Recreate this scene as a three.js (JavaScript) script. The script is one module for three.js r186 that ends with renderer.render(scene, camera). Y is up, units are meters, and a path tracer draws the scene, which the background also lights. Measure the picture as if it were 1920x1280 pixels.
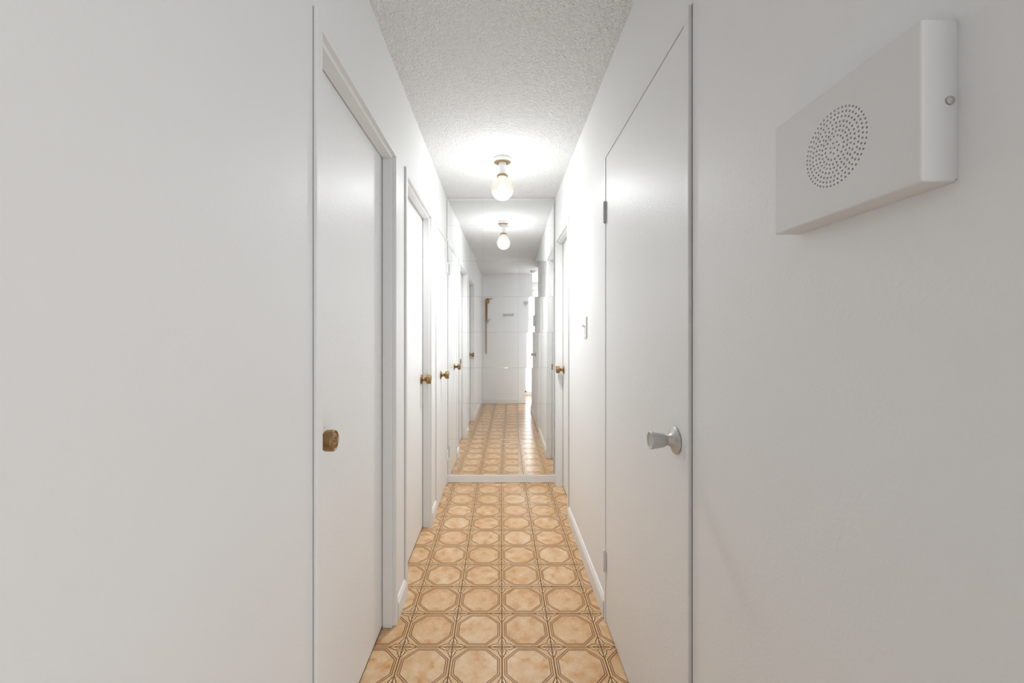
import * as THREE from 'three';
import { RoundedBoxGeometry } from 'three/addons/geometries/RoundedBoxGeometry.js';
import { mergeGeometries, toCreasedNormals } from 'three/addons/utils/BufferGeometryUtils.js';
import { RectAreaLightUniformsLib } from 'three/addons/lights/RectAreaLightUniformsLib.js';

// ------------------------------------------------------------------ camera, light, exposure
const scene = new THREE.Scene();
const camera = new THREE.PerspectiveCamera(79.1, 1920 / 1280, 0.02, 60);
camera.position.set(0, 1.259, 0);                      // looks along -z, level; the lens is shifted a little
camera.setViewOffset(1920, 1280, 21.5, 12.4, 1920, 1280);

const renderer = new THREE.WebGLRenderer();
renderer.toneMapping = THREE.LinearToneMapping;
renderer.toneMappingExposure = 1.02;
renderer.shadowMap.enabled = true;
RectAreaLightUniformsLib.init();

scene.background = new THREE.Color().setRGB(1.1, 1.2, 1.35);     // overcast sky outside the balcony window
const WINDOW_LIGHT = 3.6, BULB_LIGHT = 0.42, DOWN_LIGHT = 4.9;

// daylight through the balcony window of the entry area, beside and behind the camera
const daylight = new THREE.RectAreaLight(new THREE.Color().setRGB(0.95, 0.975, 1.0), WINDOW_LIGHT, 1.9, 2.16);
daylight.position.set(1.42, 1.16, 1.6);
daylight.castShadow = true;
scene.add(daylight);

// ------------------------------------------------------------------ measures (metres; D = distance from the camera's axis plane, Z = distance ahead)
const XL = 0.460, XR = 0.468, CEIL = 2.427, ZM = 3.535, ZBACK = -0.53, ZOPEN = 0.188, ZFOYER = -1.65;
const TOP = 2.067;                                     // upper edge of the door frames

// ------------------------------------------------------------------ helpers
let seed = 7;
const rnd = () => { seed = (seed * 1664525 + 1013904223) >>> 0; return seed / 4294967296; };
function hash2(x, y, s) { let h = (x * 374761393 + y * 668265263 + s * 974711) | 0; h = Math.imul(h ^ (h >>> 13), 1274126177); return ((h ^ (h >>> 16)) >>> 0) / 4294967296; }
function vnoise(x, y, per, s) {                        // tiling value noise
  const xi = Math.floor(x), yi = Math.floor(y), fx = x - xi, fy = y - yi;
  const u = fx * fx * (3 - 2 * fx), v = fy * fy * (3 - 2 * fy), m = (a) => ((a % per) + per) % per;
  const a = hash2(m(xi), m(yi), s), b = hash2(m(xi + 1), m(yi), s), c = hash2(m(xi), m(yi + 1), s), d = hash2(m(xi + 1), m(yi + 1), s);
  return a + (b - a) * u + (c - a) * v + (a - b - c + d) * u * v;
}
function fbm(x, y, cells, octaves, s) {
  let t = 0, amp = 0.5, per = cells, sum = 0;
  for (let o = 0; o < octaves; o++) { t += amp * vnoise(x * per, y * per, per, s + o); sum += amp; amp *= 0.5; per *= 2; }
  return t / sum;
}
function dataTexture(n, fn, srgb) {
  const d = new Uint8Array(n * n * 4);
  for (let j = 0; j < n; j++) for (let i = 0; i < n; i++) {
    const c = fn((i + 0.5) / n, (j + 0.5) / n), k = (j * n + i) * 4;
    d[k] = c[0]; d[k + 1] = c[1]; d[k + 2] = c[2]; d[k + 3] = 255;
  }
  const t = new THREE.DataTexture(d, n, n, THREE.RGBAFormat);
  t.wrapS = t.wrapT = THREE.RepeatWrapping; t.magFilter = THREE.LinearFilter; t.minFilter = THREE.LinearMipmapLinearFilter; t.generateMipmaps = true;
  if (srgb) t.colorSpace = THREE.SRGBColorSpace;
  t.needsUpdate = true;
  return t;
}
const grey = (v) => { const g = Math.max(0, Math.min(255, v * 255)); return [g, g, g]; };
function metres(tex, size) { const t = tex.clone(); t.repeat.set(1 / size, 1 / size); t.needsUpdate = true; return t; }

function uvMetres(g) {                                 // uv in metres from the side each face points to
  const q = g.index ? g.toNonIndexed() : g, p = q.attributes.position, n = q.attributes.normal, uv = new Float32Array(p.count * 2);
  for (let i = 0; i < p.count; i += 3) {
    const ax = Math.abs(n.getX(i) + n.getX(i + 1) + n.getX(i + 2)), ay = Math.abs(n.getY(i) + n.getY(i + 1) + n.getY(i + 2)), az = Math.abs(n.getZ(i) + n.getZ(i + 1) + n.getZ(i + 2));
    for (let k = i; k < i + 3; k++) {
      const x = p.getX(k), y = p.getY(k), z = p.getZ(k);
      const [a, b] = ax >= ay && ax >= az ? [z, y] : ay >= az ? [x, z] : [x, y];
      uv[2 * k] = a; uv[2 * k + 1] = b;
    }
  }
  q.setAttribute('uv', new THREE.BufferAttribute(uv, 2));
  return q;
}
// box between world limits, Z counted ahead of the camera; r rounds its edges
function box(x0, x1, y0, y1, Z0, Z1, r = 0) {
  const w = x1 - x0, h = y1 - y0, d = Z1 - Z0;
  const g = r ? new RoundedBoxGeometry(w, h, d, 2, Math.min(r, w / 2.01, h / 2.01, d / 2.01)) : new THREE.BoxGeometry(w, h, d);
  g.translate((x0 + x1) / 2, (y0 + y1) / 2, -(Z0 + Z1) / 2);
  return uvMetres(g);
}
// box on a side wall: s = -1 left, +1 right; D0 < D1 distances from the middle plane
const sbox = (s, D0, D1, y0, y1, Z0, Z1, r) => (s < 0 ? box(-D1, -D0, y0, y1, Z0, Z1, r) : box(D0, D1, y0, y1, Z0, Z1, r));
function prep(g) { const q = g.index ? g.toNonIndexed() : g; for (const k of Object.keys(q.attributes)) if (!['position', 'normal', 'uv'].includes(k)) q.deleteAttribute(k); return q; }
const merge = (list) => (list.length === 1 ? prep(list[0]) : mergeGeometries(list.map(prep)));
const taken = {};
function numbered(name) { const n = taken[name] = (taken[name] ?? -1) + 1; return n ? `${name}_${String(n).padStart(3, '0')}` : name; }
function mesh(name, geos, m, parent) {
  const o = new THREE.Mesh(merge(Array.isArray(geos) ? geos : [geos]), m);
  o.name = parent && parent !== scene ? name : numbered(name);
  o.castShadow = o.receiveShadow = true;
  (parent ?? scene).add(o);
  return o;
}
function thing(name, label, category, at = [0, 0, 0], kind) {
  const o = new THREE.Group(); o.name = numbered(name); o.position.set(...at); scene.add(o);
  o.userData = { label, category }; if (kind) o.userData.kind = kind;
  return o;
}
function struct(name, geos, m, label, category) {
  const o = mesh(name, geos, m); o.userData = { kind: 'structure', label, category }; return o;
}
function lathe(points, seg = 40) { return new THREE.LatheGeometry(points.map(([r, y]) => new THREE.Vector2(r, y)), seg); }

// ------------------------------------------------------------------ materials
const rollerBump = dataTexture(512, (u, v) => grey(0.55 * fbm(u, v, 64, 2, 11) + 0.45 * fbm(u, v, 12, 3, 12)));
const stippleBump = dataTexture(1024, (u, v) => {
  const a = fbm(u, v, 90, 2, 31), b = fbm(u, v, 45, 2, 37), c = fbm(u + 0.013, v, 160, 1, 41);
  return grey(Math.pow(0.5 * a + 0.35 * b + 0.15 * c, 1.0) * 1.25 - 0.12);
});
const speckle = dataTexture(512, (u, v) => grey(fbm(u, v, 40, 3, 51)));
const white = (r, g, b) => new THREE.Color().setRGB(r, g, b);
const M = {
  wall: new THREE.MeshPhysicalMaterial({ color: white(0.89, 0.89, 0.885), roughness: 0.44, bumpMap: metres(rollerBump, 0.30), bumpScale: 0.0004 }),
  ceiling: new THREE.MeshStandardMaterial({ color: white(0.88, 0.88, 0.875), roughness: 0.95, bumpMap: metres(stippleBump, 0.44), bumpScale: 0.009 }),
  door: new THREE.MeshPhysicalMaterial({ color: white(0.89, 0.89, 0.885), roughness: 0.39, bumpMap: metres(rollerBump, 0.16), bumpScale: 0.0006 }),
  trim: new THREE.MeshPhysicalMaterial({ color: white(0.88, 0.88, 0.875), roughness: 0.35, bumpMap: metres(rollerBump, 0.25), bumpScale: 0.0003 }),
  mirror: new THREE.MeshStandardMaterial({ color: white(0.93, 0.94, 0.935), metalness: 1, roughness: 0.0 }),
  adhesive: new THREE.MeshStandardMaterial({ color: white(0.62, 0.62, 0.61), roughness: 0.9 }),
  brass: new THREE.MeshStandardMaterial({ color: white(0.33, 0.205, 0.085), metalness: 0.85, roughness: 0.36, bumpMap: metres(speckle, 0.05), bumpScale: 0.0003 }),
  nickel: new THREE.MeshStandardMaterial({ color: white(0.56, 0.55, 0.53), metalness: 0.7, roughness: 0.4, bumpMap: metres(speckle, 0.05), bumpScale: 0.0002 }),
  steel: new THREE.MeshStandardMaterial({ color: white(0.60, 0.60, 0.59), metalness: 0.25, roughness: 0.45 }),
  intercom: new THREE.MeshPhysicalMaterial({ color: white(0.80, 0.80, 0.79), roughness: 0.42, bumpMap: metres(rollerBump, 0.12), bumpScale: 0.00025 }),
  black: new THREE.MeshStandardMaterial({ color: white(0.03, 0.03, 0.032), roughness: 0.9 }),
  porcelain: new THREE.MeshPhysicalMaterial({ color: white(0.8, 0.8, 0.8), roughness: 0.3 }),
  bronze: new THREE.MeshStandardMaterial({ color: white(0.30, 0.21, 0.12), metalness: 0.7, roughness: 0.45 }),
  brownWood: new THREE.MeshStandardMaterial({ color: white(0.28, 0.15, 0.07), roughness: 0.5, bumpMap: metres(rollerBump, 0.05), bumpScale: 0.0004 }),
  paleWood: new THREE.MeshStandardMaterial({ color: white(0.50, 0.40, 0.33), roughness: 0.6, bumpMap: metres(rollerBump, 0.05), bumpScale: 0.0003 }),
  seam_strip: new THREE.MeshStandardMaterial({ color: white(0.13, 0.13, 0.13), roughness: 0.9 }),
  grout: new THREE.MeshStandardMaterial({ color: white(0.10, 0.055, 0.025), roughness: 0.9, bumpMap: metres(speckle, 0.1), bumpScale: 0.0004 }),
  vinyl: new THREE.MeshStandardMaterial({ color: white(0.50, 0.42, 0.33), roughness: 0.35, bumpMap: metres(speckle, 0.3), bumpScale: 0.0004 }),
  pane: new THREE.MeshPhysicalMaterial({ color: white(0.98, 0.99, 1), roughness: 0, transmission: 1, thickness: 0, ior: 1.5 }),
  globe: new THREE.MeshPhysicalMaterial({ color: white(0.90, 0.87, 0.80), roughness: 0.12, transmission: 1, thickness: 0, ior: 1.5, emissive: white(1, 0.96, 0.86), emissiveIntensity: 0.12, bumpMap: metres(speckle, 0.09), bumpScale: 0.002 }),
  glow: new THREE.MeshStandardMaterial({ color: white(0.9, 0.9, 0.88), roughness: 0.5, emissive: white(1, 0.965, 0.9), emissiveIntensity: 3.2 }),
};

// ------------------------------------------------------------------ floor: square printed tiles in a grout bed
const TILE = 0.2, X0 = 0.006, Z0 = 1.669;
function segD(px, py, ax, ay, bx, by) { const dx = bx - ax, dy = by - ay, t = Math.max(0, Math.min(1, ((px - ax) * dx + (py - ay) * dy) / (dx * dx + dy * dy))); return Math.hypot(px - ax - dx * t, py - ay - dy * t); }
const mix3 = (a, b, t) => [a[0] + (b[0] - a[0]) * t, a[1] + (b[1] - a[1]) * t, a[2] + (b[2] - a[2]) * t];
const clamp01 = (t) => Math.max(0, Math.min(1, t));
// print lines of one quarter of the tile; a, b = distance from the tile's centre along its two sides, in tile widths
function tilePrint(a, b) {
  if (b > a) [a, b] = [b, a];
  const oct = Math.max(a, (a + b) * Math.SQRT1_2);     // size of the octagon through this point
  let line = 0, leaf = 0;
  const stroke = (d, w, s = 1) => { line = Math.max(line, s * clamp01(1.35 - d / w)); };
  stroke(Math.abs(oct - 0.412), 0.0080, 1);
  stroke(Math.abs(oct - 0.450), 0.0080, 1);
  if (oct > 0.455) {                                   // corner ornament: three leaves spreading from the corner
    stroke(segD(a, b, 0.478, 0.235, 0.452, 0.30), 0.009, 0.9);
    stroke(segD(a, b, 0.452, 0.30, 0.425, 0.345), 0.0105, 1);
    stroke(segD(a, b, 0.425, 0.345, 0.435, 0.385), 0.0095, 1);
    stroke(segD(a, b, 0.482, 0.34, 0.462, 0.40), 0.0065, 0.7);
    stroke(segD(a, b, 0.462, 0.40, 0.478, 0.452), 0.0065, 0.7);
    stroke(segD(a, b, 0.40, 0.385, 0.455, 0.455), 0.008, 0.75);
    leaf = clamp01(1 - segD(a, b, 0.47, 0.30, 0.43, 0.42) / 0.05) * 0.8;
  }
  const rim = clamp01((a - 0.4885) / 0.005) * 0.8;
  return { line, leaf, rim, band: oct > 0.412 ? (oct < 0.45 ? 1 : 0.65) : 0 };
}
function tileTexture(s) {
  return dataTexture(512, (u, v) => {
    const a = Math.abs(u - 0.5), b = Math.abs(v - 0.5), p = tilePrint(a, b);
    const n1 = fbm(u, v, 4, 4, 100 + s * 17), n2 = fbm(u, v, 6, 5, 300 + s * 13), n3 = fbm(u, v, 40, 2, 500 + s);
    let c = mix3([224, 190, 150], [213, 171, 126], clamp01((n1 - 0.3) * 2));
    const inside = p.band ? 0.25 : 1;
    c = mix3(c, [205, 146, 92], inside * 0.62 * clamp01((n2 - 0.46) * 2.4));
    c = mix3(c, [188, 120, 64], inside * 0.35 * clamp01((n2 - 0.64) * 4));
    c = mix3(c, [238, 212, 182], 0.4 * clamp01((0.45 - n1) * 3));
    if (p.band) c = mix3(c, [212, 162, 102], 0.42 * p.band);
    c = mix3(c, [240, 214, 172], p.leaf);
    c = mix3(c, [80, 42, 13], p.line * (0.95 + 0.5 * (n3 - 0.5)));
    c = mix3(c, [104, 58, 22], p.rim);
    const g = 1 + (n3 - 0.5) * 0.08;
    return [Math.min(255, c[0] * g), Math.min(255, c[1] * g), Math.min(255, c[2] * g)];
  }, true);
}
const tileBump = dataTexture(512, (u, v) => {
  const p = tilePrint(Math.abs(u - 0.5), Math.abs(v - 0.5));
  return grey(0.62 - 0.4 * p.line + 0.16 * p.leaf + 0.16 * (fbm(u, v, 60, 2, 71) - 0.5) + 0.3 * (fbm(u, v, 6, 2, 77) - 0.5));
});
const tileMats = [0, 1, 2, 3, 4].map((s) => new THREE.MeshPhysicalMaterial({ map: tileTexture(s), bumpMap: tileBump, bumpScale: 0.0006, roughness: 0.2, ior: 1.5 }));
// one tile: chamfered slab; limits relative to the tile's centre so that cut tiles keep their print
function tileGeo(x0, x1, z0, z1) {
  const c = 0.0018, t = 0.007, P = [], N = [], U = [], h = TILE / 2;
  const ring = (i, y) => [[x0 + i, y, z0 + i], [x1 - i, y, z0 + i], [x1 - i, y, z1 - i], [x0 + i, y, z1 - i]];
  const A = ring(c, 0), B = ring(0, -c), C = ring(0, -t);
  const quad = (a, b, d, e) => {
    const n = new THREE.Vector3().subVectors(new THREE.Vector3(...b), new THREE.Vector3(...a)).cross(new THREE.Vector3().subVectors(new THREE.Vector3(...d), new THREE.Vector3(...a))).normalize();
    for (const q of [a, b, d, a, d, e]) { P.push(...q); N.push(n.x, n.y, n.z); U.push((q[0] + h) / TILE, (q[2] + h) / TILE); }
  };
  quad(A[0], A[3], A[2], A[1]);
  for (let i = 0; i < 4; i++) { const j = (i + 1) % 4; quad(A[i], A[j], B[j], B[i]); quad(B[i], B[j], C[j], C[i]); }
  const g = new THREE.BufferGeometry();
  g.setAttribute('position', new THREE.Float32BufferAttribute(P, 3)); g.setAttribute('normal', new THREE.Float32BufferAttribute(N, 3)); g.setAttribute('uv', new THREE.Float32BufferAttribute(U, 2));
  return g;
}
const floor = thing('floor', 'corridor floor of square tan tiles printed with brown octagons', 'floor', [0, 0, 0], 'structure');
mesh('grout_bed', box(-0.8, 0.806, -0.06, -0.0035, -1.75, 3.66), M.grout, floor);
{
  const g2 = 0.0007, cache = new Map();
  const limits = (Z) => (Z > ZBACK ? [-0.512, Z < ZOPEN ? 0.806 : 0.520] : [0.397, 0.806]);
  for (let r = -17; r <= 9; r++) for (let k = -4; k <= 3; k++) {
    const cx = X0 + (k + 0.5) * TILE, cZ = Z0 + (r + 0.5) * TILE, [lo, hi] = limits(cZ);
    const Za = Math.max(cZ - TILE / 2 + g2, cZ > ZBACK ? -0.53 : -1.65), Zb = Math.min(cZ + TILE / 2 - g2, 3.54);
    const xa = Math.max(cx - TILE / 2 + g2, lo), xb = Math.min(cx + TILE / 2 - g2, hi);
    if (xb - xa < 0.01 || Zb - Za < 0.01) continue;
    const key = [xa - cx, xb - cx, cZ - Zb, cZ - Za].map((v) => v.toFixed(4)).join();
    if (!cache.has(key)) cache.set(key, tileGeo(xa - cx, xb - cx, cZ - Zb, cZ - Za));
    const o = new THREE.Mesh(cache.get(key), tileMats[Math.floor(rnd() * 5)]);
    o.name = 'floor_tile'; o.castShadow = o.receiveShadow = true;
    const whole = xb - xa > TILE - 0.003 && Zb - Za > TILE - 0.003;
    o.position.set(cx, -0.0002 - rnd() * 0.0004, -cZ);
    o.rotation.set((rnd() - 0.5) * 0.004, whole ? Math.floor(rnd() * 4) * Math.PI / 2 : 0, (rnd() - 0.5) * 0.004);
    floor.add(o);
  }
  mesh('vinyl_floor', box(0.806, 3.1, -0.06, -0.001, -1.75, 0.31), M.vinyl, floor);
}

// ------------------------------------------------------------------ walls and ceiling
const LIP = 0.032, GAP = 0.0045;
// [side, near outer edge, far outer edge, frame kind]
const DOORS = [
  { s: -1, za: 1.017, zb: 1.820, flush: false, knobZ: 1.115, knobY: 0.974, label: 'white recessed door facing the nickel-knobbed door, with a round brass knob', knob: 'brass' },
  { s: -1, za: 1.981, zb: 2.741, flush: false, knobZ: 2.650, knobY: 0.974, label: 'white recessed door with a brass knob, between two other brass-knobbed doors', knob: 'brass' },
  { s: -1, za: 2.922, zb: 3.513, flush: true, knobZ: 3.127, knobY: 0.956, label: 'narrow white flush door beside the mirror with painted hinges', knob: 'brass' },
  { s: 1, za: 1.0117, zb: 1.836, flush: true, knobZ: 1.090, knobY: 0.981, label: 'white flush door with a satin nickel tulip knob and exposed hinges', knob: 'nickel' },
  { s: 1, za: 2.816, zb: 3.465, flush: false, knobZ: 3.370, knobY: 0.975, label: 'narrow white recessed door between the light switch and the mirror', knob: 'brass' },
];
function sideWall(s) {
  const W = s < 0 ? XL : XR, Zs = s < 0 ? ZBACK : ZOPEN, Ze = 3.545;
  const sh = new THREE.Shape(); sh.moveTo(Zs, 0);
  for (const d of DOORS.filter((d) => d.s === s)) { sh.lineTo(d.za - GAP, 0); sh.lineTo(d.za - GAP, TOP + 0.0008); sh.lineTo(d.zb + GAP, TOP + 0.0008); sh.lineTo(d.zb + GAP, 0); }
  sh.lineTo(Ze, 0); sh.lineTo(Ze, CEIL); sh.lineTo(Zs, CEIL); sh.closePath();
  let g = new THREE.ExtrudeGeometry(sh, { depth: 0.12, bevelEnabled: false });
  if (g.index) g = g.toNonIndexed();
  const p = g.attributes.position;
  for (let i = 0; i < p.count; i++) p.setXYZ(i, s * (W + p.getZ(i)), p.getY(i), -p.getX(i));
  if (s < 0) for (let i = 0; i < p.count; i += 3) { const a = [p.getX(i), p.getY(i), p.getZ(i)], b = [p.getX(i + 1), p.getY(i + 1), p.getZ(i + 1)]; p.setXYZ(i, ...b); p.setXYZ(i + 1, ...a); }
  g.computeVertexNormals();
  g = uvMetres(g);
  return g;
}
struct('wall_left', [sideWall(-1), box(-0.70, -0.60, 0, CEIL, ZBACK, 3.545)], M.wall, 'white painted corridor wall holding three brass-knobbed doors', 'wall');  // outer box is an unseen backing, added to keep sky out of door gaps
struct('wall_right', [sideWall(1), box(0.66, 0.76, 0, CEIL, 0.31, 3.545), box(0.588, 3.0, 0, CEIL, ZOPEN, 0.31)], M.wall, 'white painted corridor wall with the intercom box and light switch', 'wall');  // second piece is an unseen backing, added against sky leaking past the doors
struct('wall_front', box(-0.70, 0.76, 0, CEIL, 3.545, 3.66), M.wall, 'white end wall behind the mirror tiles', 'wall');
struct('wall_back', box(-0.70, 0.397, 0, CEIL, ZFOYER - 0.1, ZBACK), M.wall, 'white wall with the key rack, seen in the mirror', 'wall');
struct('wall_entry', [box(0.397, 0.44, 0, CEIL, ZFOYER - 0.1, ZFOYER), box(2.40, 3.0, 0, CEIL, ZFOYER - 0.1, ZFOYER), box(0.44, 2.40, 2.28, CEIL, ZFOYER - 0.1, ZFOYER), box(0.44, 2.40, 0, 0.05, ZFOYER - 0.1, ZFOYER)], M.wall, 'white wall around the balcony window of the entry area', 'wall');
struct('wall_side', box(3.0, 3.1, 0, CEIL, ZFOYER - 0.1, 0.31), M.wall, 'white side wall of the bright entry area', 'wall');
struct('ceiling', box(-0.75, 3.1, CEIL, CEIL + 0.1, ZFOYER - 0.1, 3.66), M.ceiling, 'white stippled plaster ceiling', 'ceiling');

// ------------------------------------------------------------------ baseboards
function baseboard(s, Za, Zb) {                         // moulded board on a side wall
  const W = s < 0 ? XL : XR, sh = new THREE.Shape();
  sh.moveTo(0, 0.0005); sh.lineTo(0.0125, 0.0005); sh.lineTo(0.0125, 0.066); sh.quadraticCurveTo(0.0115, 0.074, 0.008, 0.08); sh.quadraticCurveTo(0.006, 0.086, 0.005, 0.089); sh.quadraticCurveTo(0.003, 0.092, 0, 0.092); sh.closePath();
  const g = new THREE.ExtrudeGeometry(sh, { depth: Zb - Za, bevelEnabled: false, curveSegments: 5 });
  if (s < 0) { g.translate(-W, 0, -Zb); } else { g.rotateY(Math.PI); g.translate(W, 0, -Za); }
  return uvMetres(g);
}
struct('baseboard_left', [baseboard(-1, ZBACK, 1.0145), baseboard(-1, 1.8225, 1.9785), baseboard(-1, 2.7435, 2.9195)], M.trim, 'white moulded baseboard pieces between the brass-knobbed doors', 'baseboard');
struct('baseboard_right', [baseboard(1, ZOPEN, 1.009), baseboard(1, 1.8385, 2.8135)], M.trim, 'white moulded baseboard under the light switch', 'baseboard');
struct('baseboard_front', box(-0.4595, 0.4675, 0.0005, 0.064, 3.5225, 3.545, 0.003), M.trim, 'low white baseboard under the mirror tiles', 'baseboard');
struct('baseboard_back', box(-0.447, 0.397, 0.0005, 0.085, ZBACK, ZBACK + 0.012, 0.003), M.trim, 'white baseboard below the key rack', 'baseboard');

// ------------------------------------------------------------------ doors in pressed metal frames
// brass knob, its axis along local y, standing on y = 0
const brassKnob = lathe([[0, 0], [0.030, 0], [0.031, 0.002], [0.0295, 0.005], [0.022, 0.0085], [0.0135, 0.011], [0.0115, 0.017], [0.0115, 0.026], [0.014, 0.031], [0.022, 0.0355], [0.0272, 0.0375], [0.0285, 0.041], [0.0288, 0.05], [0.0288, 0.060], [0.0276, 0.0625], [0.0255, 0.0632], [0.0240, 0.0628], [0.0232, 0.0592], [0.0220, 0.0592], [0.0212, 0.0620], [0.010, 0.0624], [0.0076, 0.0624], [0.0070, 0.0600], [0.0056, 0.0600], [0.0050, 0.0624], [0, 0.0626]], 48);
const nickelKnob = lathe([[0, 0], [0.0355, 0], [0.0362, 0.0025], [0.0345, 0.0050], [0.027, 0.0075], [0.0195, 0.0115], [0.0150, 0.0170], [0.0132, 0.0225], [0.0130, 0.0262], [0.0152, 0.0278], [0.0172, 0.0320], [0.0190, 0.0410], [0.0212, 0.0540], [0.0226, 0.0635], [0.0229, 0.0665], [0.0220, 0.0685], [0.0204, 0.0680], [0.0192, 0.0655], [0.012, 0.0640], [0, 0.0635]], 48);
function turned(geo, s, D, y, Z) {                      // from local y-up to sticking out of a side wall into the corridor
  const g = geo.clone(); g.rotateZ(s < 0 ? -Math.PI / 2 : Math.PI / 2); g.translate(s * D, y, -Z); return uvMetres(g);
}
function hinge(s, D, y, Z, h = 0.088) {
  const out = [];
  for (let i = 0; i < 5; i++) { const c = new THREE.CylinderGeometry(0.0058, 0.0058, h / 5 - 0.0012, 14); c.translate(s * (D - 0.004), y - h / 2 + (i + 0.5) * h / 5, -Z); out.push(uvMetres(c)); }
  for (const e of [-1, 1]) { const b = new THREE.CylinderGeometry(e > 0 ? 0.0045 : 0.003, e > 0 ? 0.003 : 0.0045, 0.004, 12); b.translate(s * (D - 0.004), y + e * (h / 2 + 0.002), -Z); out.push(uvMetres(b)); }
  out.push(sbox(s, D - 0.0012, D + 0.002, y - h / 2, y + h / 2, Z - 0.012, Z + 0.010, 0.0005));
  return out;
}
DOORS.forEach((d, i) => {
  const { s, za, zb } = d, W = s < 0 ? XL : XR, lip = s > 0 && d.flush ? 0.024 : LIP, dz = thing(`door_${i + 1}`, d.label, 'door', [0, 0, 0], 'structure');
  dz.name = `door_${i + 1}`;
  const F = W - 0.009;                                  // front of the frame's lip
  const back = W + 0.047, R = 0.0012;
  const frame = [], e = 0.013;
  const hd = d.flush ? 0.031 : 0.038, yh = TOP - hd, k = 0.0005;
  if (!d.flush) {                                       // lip, step, then the rebate the leaf closes against
    frame.push(sbox(s, F, W + 0.02, 0.0005, yh + 0.0002, za, za + lip, R), sbox(s, F, W + 0.02, 0.0005, yh + 0.0002, zb - lip, zb, R), sbox(s, F, W + 0.02, yh, TOP, za, zb, R));
    frame.push(sbox(s, W + 0.006, back, 0.0006, yh - e, za + k, za + lip + e, R), sbox(s, W + 0.006, back, 0.0006, yh - e, zb - lip - e, zb - k, R), sbox(s, W + 0.006, back, yh - e, TOP - k, za + k, zb - k, R));
  } else {
    frame.push(sbox(s, F, W + 0.055, 0.0005, yh + 0.0002, za, za + lip, R), sbox(s, F, W + 0.055, 0.0005, yh + 0.0002, zb - lip, zb, R), sbox(s, F, W + 0.055, yh, TOP, za, zb, R));
    frame.push(sbox(s, W + 0.04, W + 0.0545, 0.0006, yh - e, za + k, za + lip + e, R), sbox(s, W + 0.04, W + 0.0545, 0.0006, yh - e, zb - lip - e, zb - k, R), sbox(s, W + 0.04, W + 0.0545, yh - e, TOP - k, za + k, zb - k, R));
  }
  mesh('door_frame', frame, M.trim, dz);
  mesh('seam_strip', [sbox(s, W + 0.0006, W + 0.012, 0.001, TOP, za - GAP, za, 0), sbox(s, W + 0.0006, W + 0.012, 0.001, TOP, zb, zb + GAP, 0)], M.seam_strip, dz).userData.label = 'dark grey seam beside the frame';  // dark grey strips filling the narrow gaps on both sides of the frame
  const D = d.flush ? W - 0.006 : back + 0.0025, top = d.flush ? TOP - 0.031 - 0.0022 : TOP - 0.02, inset = d.flush ? lip + 0.0028 : 0.012, tight = d.flush ? lip + 0.0001 : 0.012;
  const leaf = mesh('door_leaf', sbox(s, D, D + 0.035, 0.007, top, za + inset, zb - tight, 0.0015), M.door, dz);
  const knob = mesh('knob', turned(d.knob === 'brass' ? brassKnob : nickelKnob, s, D, d.knobY, d.knobZ), M[d.knob], leaf);
  knob.userData.label = d.knob === 'brass' ? 'round antique brass knob' : 'satin nickel tulip knob';
  if (d.flush) for (const y of s > 0 ? [1.795, 0.270] : [1.825, 0.247]) {
    const h = mesh('hinge', hinge(s, D - 0.003, y, zb - lip - 0.0014), s > 0 && y > 1 ? M.steel : M.trim, leaf);
    h.userData.label = s > 0 && y > 1 ? 'grey steel hinge' : 'white painted hinge';
  }
  if (i === 3) mesh('strike_plate', sbox(s, F - 0.0008, F + 0.01, 0.945, 0.984, za + 0.016, za + lip + 0.001, 0.0004), M.intercom, dz);
  if (i === 4) mesh('strike_plate', sbox(s, F - 0.0008, F + 0.01, 0.955, 1.005, zb - lip - 0.001, zb - lip + 0.012, 0.0004), M.steel, dz);
});

// ------------------------------------------------------------------ mirror of glued glass tiles, none quite flat
{
  const m = thing('wall_mirror', 'wall mirror of square mirror tiles filling the corridor end', 'mirror', [0, 0, -ZM]);
  const P = 0.304, xs = -0.4565, y0 = 0.0655, yTop = 2.4065;
  // how far each tile leans, in thousandths of a radian: to the left (per column) and upward (per row)
  const yaw = [[12, 9, 13], [13, 12.5, 13], [13.7, 13.7, 23], [13.7, 13.7, 14.2], [13.9, 13.7, 9.6], [13.7, 13.4, 6.9], [13, 12, 6.4], [12, 11, 6]];
  const lean = [[-7, -10, -8], [0.5, 0.5, 0], [8, 8, 7], [2, 2, 3], [0, 0, 1], [0, 0, 0.5], [0.5, 0, 0], [0, 0.3, 0]];
  for (let r = 0; r < 8; r++) for (let c = 0; c < 3; c++) {
    const ya = r === 0 ? y0 + 7 * P : y0 + (7 - r) * P, yb = r === 0 ? yTop : ya + P, w = P - 0.0007, h = yb - ya - 0.0007;
    const g = uvMetres(new RoundedBoxGeometry(w, h, 0.004, 1, 0.0004));
    const o = mesh('mirror_tile', g, M.mirror, m);
    o.position.set(xs + (c + 0.5) * P, (ya + yb) / 2, 0.001);
    o.rotation.set(-lean[r][c] / 1000, -yaw[r][c] / 1000, 0);
  }
  mesh('backing', box(xs + 0.01, xs + 3 * P - 0.01, y0 + 0.01, yTop - 0.01, 0.0045, 0.0099), M.adhesive, m);
}

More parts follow.
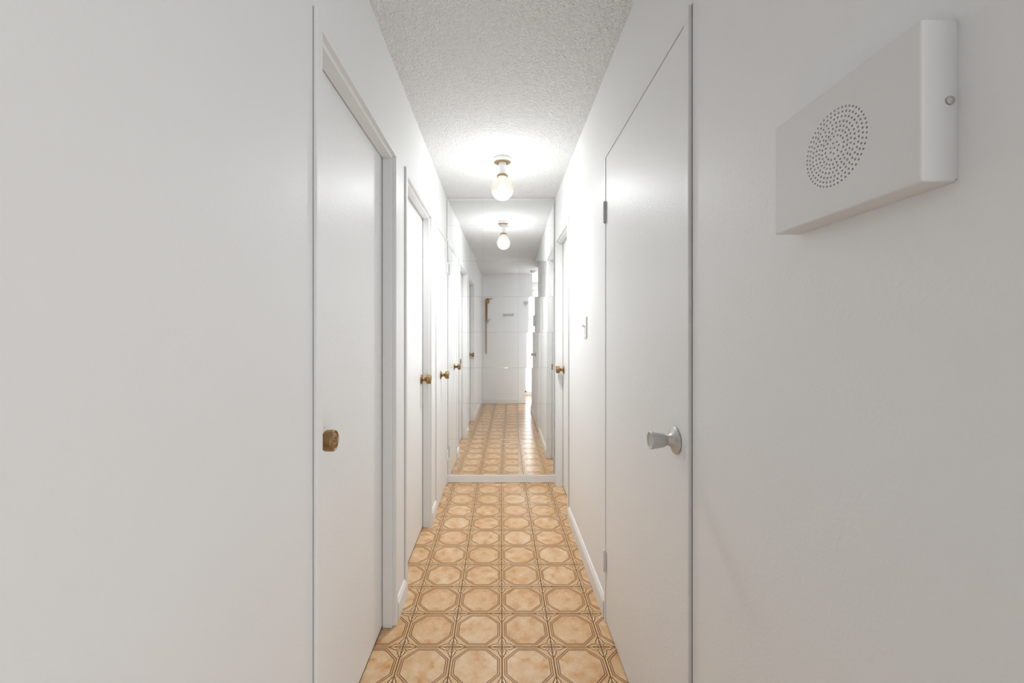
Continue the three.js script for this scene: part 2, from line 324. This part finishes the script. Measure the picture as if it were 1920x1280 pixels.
// ------------------------------------------------------------------ ceiling light: canopy, porcelain stem, bubbled glass globe
{
  const t = thing('ceiling_light', 'small ceiling light with a white stem and a clear round glass globe', 'lamp', [0.012, CEIL, -2.743]);
  mesh('canopy', lathe([[0, -0.0002], [0.055, -0.0002], [0.058, -0.003], [0.0585, -0.021], [0.056, -0.0245]], 48), M.porcelain, t);
  mesh('canopy_plate', lathe([[0.056, -0.0243], [0.050, -0.0275], [0.040, -0.0265], [0.030, -0.0285], [0, -0.0285]], 48), M.bronze, t).userData.label = 'bronze underside of the canopy';
  mesh('stem', lathe([[0.0245, -0.027], [0.0245, -0.104], [0.028, -0.108]], 40), M.porcelain, t);
  mesh('collar', lathe([[0.024, -0.104], [0.034, -0.108], [0.037, -0.114], [0.037, -0.122], [0.032, -0.128]], 40), M.bronze, t);
  const sphere = []; for (let i = 0; i <= 32; i++) { const a = Math.PI - (Math.PI - 0.46) * i / 32; sphere.push([Math.max(1e-5, Math.sin(a) * 0.0755), -0.199 + Math.cos(a) * 0.0755]); }
  mesh('globe', lathe(sphere, 56), M.globe, t).userData.label = 'clear bubbled glass globe';
  const bulb = []; for (let i = 0; i <= 18; i++) { const a = Math.PI - 2.5 * i / 18; bulb.push([Math.max(1e-5, Math.sin(a) * 0.028), -0.200 + Math.cos(a) * 0.031]); }
  bulb.push([0.0135, -0.160], [0.0135, -0.126]);
  mesh('bulb', lathe(bulb, 32), M.glow, t).userData.label = 'glowing white bulb inside the globe';
  const l = new THREE.PointLight(new THREE.Color().setRGB(0.955, 0.985, 1.0), BULB_LIGHT, 0, 2);
  l.position.set(0, -0.200, 0); l.castShadow = true; l.shadow.radius = 3; t.add(l);
  // the lamp's cap sits on top, so more of its light goes down than up
  const down = new THREE.SpotLight(new THREE.Color().setRGB(0.955, 0.985, 1.0), DOWN_LIGHT, 0, 1.32, 1, 2);
  down.position.set(0, -0.205, 0); down.castShadow = true; down.shadow.radius = 3; t.add(down);
  down.target.position.set(0, -2.2, 0); t.add(down.target);
}

// ------------------------------------------------------------------ intercom box with a perforated speaker front
{
  const D = 0.4312, y0 = 1.416, y1 = 1.583, Za = 0.423, Zb = 0.651, t = thing('intercom_speaker', 'white wall intercom box with a round field of speaker holes', 'intercom', [XR, 0, 0]);
  const th = 0.002, dep = XR - D, w = Zb - Za, h = y1 - y0, rc = 0.004;
  const sh = new THREE.Shape(), re = 0.003;             // front plate outline, u = along the wall; its edges are rolled
  sh.moveTo(re, re); sh.lineTo(w - re, re); sh.lineTo(w - re, h - re); sh.lineTo(re, h - re); sh.closePath();
  const R = 0.0475, rings = [[0, 1], [0.15, 7], [0.31, 16], [0.43, 22], [0.535, 27], [0.65, 32], [0.77, 38], [0.885, 44], [1, 50]], cu = 0.534 - Za, cv = 1.5006 - y0;
  rings.forEach(([q, n], ri) => { for (let k = 0; k < n; k++) {
    const a = (k / n) * Math.PI * 2 + ri * 0.37, hole = new THREE.Path();
    hole.absarc(cu + Math.cos(a) * R * q, cv + Math.sin(a) * R * q, 0.00138, 0, Math.PI * 2, true); sh.holes.push(hole);
  } });
  const plate = new THREE.ExtrudeGeometry(sh, { depth: th, bevelEnabled: false, curveSegments: 8 });
  // u runs ahead along the wall (-z), v up, the extrusion points out of the wall (-x)
  plate.applyMatrix4(new THREE.Matrix4().makeBasis(new THREE.Vector3(0, 0, -1), new THREE.Vector3(0, 1, 0), new THREE.Vector3(1, 0, 0)));
  plate.translate(-dep, y0, -Za);
  const b = (x0, x1, ya, yb, za, zb, r) => { const g = new RoundedBoxGeometry(x1 - x0, yb - ya, zb - za, 2, r); g.translate((x0 + x1) / 2, (ya + yb) / 2, -(za + zb) / 2); return uvMetres(g); };
  const q = 0.0024, f0 = -dep, fr = -dep + 2 * re, a = -dep + re;
  mesh('housing', [uvMetres(plate),
    b(f0, fr, y0, y0 + 2 * re, Za, Zb, re * 0.99), b(f0, fr, y1 - 2 * re, y1, Za, Zb, re * 0.99), b(f0 + 1e-5, fr, y0, y1, Za, Za + 2 * re, re * 0.99), b(f0 + 1e-5, fr, y0, y1, Zb - 2 * re, Zb, re * 0.99),
    b(a, 0, y0, y0 + q, Za + re, Zb - re, 0.0002), b(a, 0, y1 - q, y1, Za + re, Zb - re, 0.0002), b(a, 0, y0 + re, y1 - re, Za, Za + q, 0.0002), b(a, 0, y0 + re, y1 - re, Zb - q, Zb, 0.0002),
    ...[[y0, Za], [y0, Zb - 2 * re], [y1 - 2 * re, Za], [y1 - 2 * re, Zb - 2 * re]].map(([y, z]) => b(f0 + 2e-5, 0, y, y + 2 * re, z, z + 2 * re, re * 0.99))], M.intercom, t);
  const cone = new THREE.CylinderGeometry(0.053, 0.053, 0.004, 40); cone.rotateZ(Math.PI / 2); cone.translate(-dep + 0.0045, 1.5006, -0.534);
  mesh('speaker', uvMetres(cone), M.black, t).userData.label = 'black speaker behind the holes';
  const sc = lathe([[0, 0.0030], [0.0016, 0.0030], [0.0018, 0.0022], [0.0032, 0.0024], [0.0042, 0.0016], [0.0045, 0], [0, 0]], 20); sc.rotateX(Math.PI / 2); sc.translate(-0.0085, 1.4985, -Za);
  mesh('screw', uvMetres(sc), M.nickel, t).userData.label = 'small round steel screw';
}

// ------------------------------------------------------------------ light switch
{
  const t = thing('light_switch', 'white toggle light switch on the wall between two doors', 'switch', [XR, 1.301, -2.267]);
  mesh('plate', uvMetres(new RoundedBoxGeometry(0.006, 0.115, 0.07, 3, 0.0025).translate(-0.003, 0, 0)), M.intercom, t);
  mesh('toggle', uvMetres(new RoundedBoxGeometry(0.022, 0.009, 0.008, 2, 0.002).rotateZ(-0.5).translate(-0.012, 0.006, 0)), M.intercom, t);
  for (const e of [-1, 1]) { const s = new THREE.CylinderGeometry(0.003, 0.003, 0.0015, 12).rotateZ(Math.PI / 2).translate(-0.0062, e * 0.03, 0); mesh('screw', uvMetres(s), M.steel, t); }
}

// ------------------------------------------------------------------ things around the entry, seen only in the mirror
{
  const t = thing('key_rack', 'small metal key rack with a row of hooks on the entry wall', 'key rack', [0.035, 1.638, -(ZBACK)]);
  mesh('rail', uvMetres(new RoundedBoxGeometry(0.205, 0.026, 0.010, 2, 0.002).translate(0, 0.012, -0.005)), M.steel, t);
  for (let i = 0; i < 5; i++) {
    const c = new THREE.CatmullRomCurve3([new THREE.Vector3(0, 0.006, -0.008), new THREE.Vector3(0, -0.008, -0.012), new THREE.Vector3(0, -0.018, -0.020), new THREE.Vector3(0, -0.014, -0.030), new THREE.Vector3(0, -0.004, -0.032)]);
    mesh('hook', uvMetres(new THREE.TubeGeometry(c, 12, 0.0055, 8).translate(-0.086 + i * 0.043, 0, 0)), M.steel, t);
  }
}
{
  const t = thing('coat_rail', 'narrow brown wooden coat rail with a peg and a chrome hook in the entry corner', 'coat rail', [-0.372, 0, -ZBACK]);
  mesh('board', uvMetres(new RoundedBoxGeometry(0.036, 0.42, 0.018, 2, 0.004).translate(0, 1.72, -0.009)), M.brownWood, t);
  mesh('lower_board', uvMetres(new RoundedBoxGeometry(0.032, 0.60, 0.014, 2, 0.004).translate(-0.004, 1.21, -0.007)), M.paleWood, t).userData.label = 'paler lower board';
  mesh('bracket', uvMetres(new RoundedBoxGeometry(0.07, 0.075, 0.045, 3, 0.012).translate(0.018, 1.892, -0.022)), M.brass, t).userData.label = 'brass bracket';
  mesh('peg', uvMetres(new THREE.CylinderGeometry(0.006, 0.006, 0.11, 12).rotateZ(Math.PI / 2).translate(0.058, 1.935, -0.028)), M.bronze, t);
  const hat = new THREE.CatmullRomCurve3([new THREE.Vector3(0, 1.54, -0.018), new THREE.Vector3(0.02, 1.52, -0.05), new THREE.Vector3(0.05, 1.535, -0.07), new THREE.Vector3(0.07, 1.56, -0.072)]);
  mesh('hook', uvMetres(new THREE.TubeGeometry(hat, 14, 0.010, 8)), M.nickel, t).userData.label = 'chrome hook';
  const low = new THREE.CatmullRomCurve3([new THREE.Vector3(0, 1.535, -0.018), new THREE.Vector3(0.008, 1.50, -0.045), new THREE.Vector3(0.026, 1.49, -0.05), new THREE.Vector3(0.036, 1.51, -0.05)]);
  mesh('hook', uvMetres(new THREE.TubeGeometry(low, 14, 0.012, 8)), M.nickel, t).userData.label = 'chrome hook';
}
{
  const t = thing('wall_hook', 'dark grey metal hook at the free edge of the entry wall', 'hook', [0.372, 1.875, -ZBACK]);
  mesh('plate', uvMetres(new RoundedBoxGeometry(0.085, 0.05, 0.008, 2, 0.002).translate(-0.02, 0, -0.004)), M.steel, t);
  const c = new THREE.CatmullRomCurve3([new THREE.Vector3(0, 0, -0.006), new THREE.Vector3(0, -0.03, -0.02), new THREE.Vector3(-0.015, -0.05, -0.04), new THREE.Vector3(-0.025, -0.03, -0.05)]);
  mesh('prong', uvMetres(new THREE.TubeGeometry(c, 14, 0.010, 8)), M.steel, t);
}
{
  const t = thing('smoke_detector', 'small grey-white smoke detector on the ceiling near the entry', 'detector', [0.405, CEIL, 0.17]);
  mesh('base', lathe([[0, 0], [0.055, 0], [0.055, -0.012], [0.05, -0.014]], 32), M.intercom, t);
  mesh('cover', lathe([[0.05, -0.013], [0.047, -0.030], [0.040, -0.036], [0, -0.037]], 32), M.intercom, t);
}
// balcony window of the entry area
{
  const w = thing('window_1', 'tall balcony window of the entry area seen in the mirror', 'window', [0, 0, 0], 'structure');
  const Zw = ZFOYER - 0.03, f = [];
  for (const [x0, x1] of [[0.44, 0.48], [1.40, 1.44], [2.36, 2.40]]) f.push(box(x0, x1, 0.05, 2.28, Zw - 0.03, Zw + 0.02, 0.003));
  f.push(box(0.44, 2.40, 0.05, 0.09, Zw - 0.03, Zw + 0.02, 0.003), box(0.44, 2.40, 2.24, 2.28, Zw - 0.03, Zw + 0.02, 0.003));
  mesh('window_frame', f, M.trim, w);
  for (const [x0, x1] of [[0.48, 1.40], [1.44, 2.36]]) mesh('pane', box(x0, x1, 0.09, 2.24, Zw - 0.008, Zw - 0.004), M.pane, w);
}

scene.traverse((o) => { if (o.isMesh) o.castShadow = o.receiveShadow = true; });
renderer.render(scene, camera);
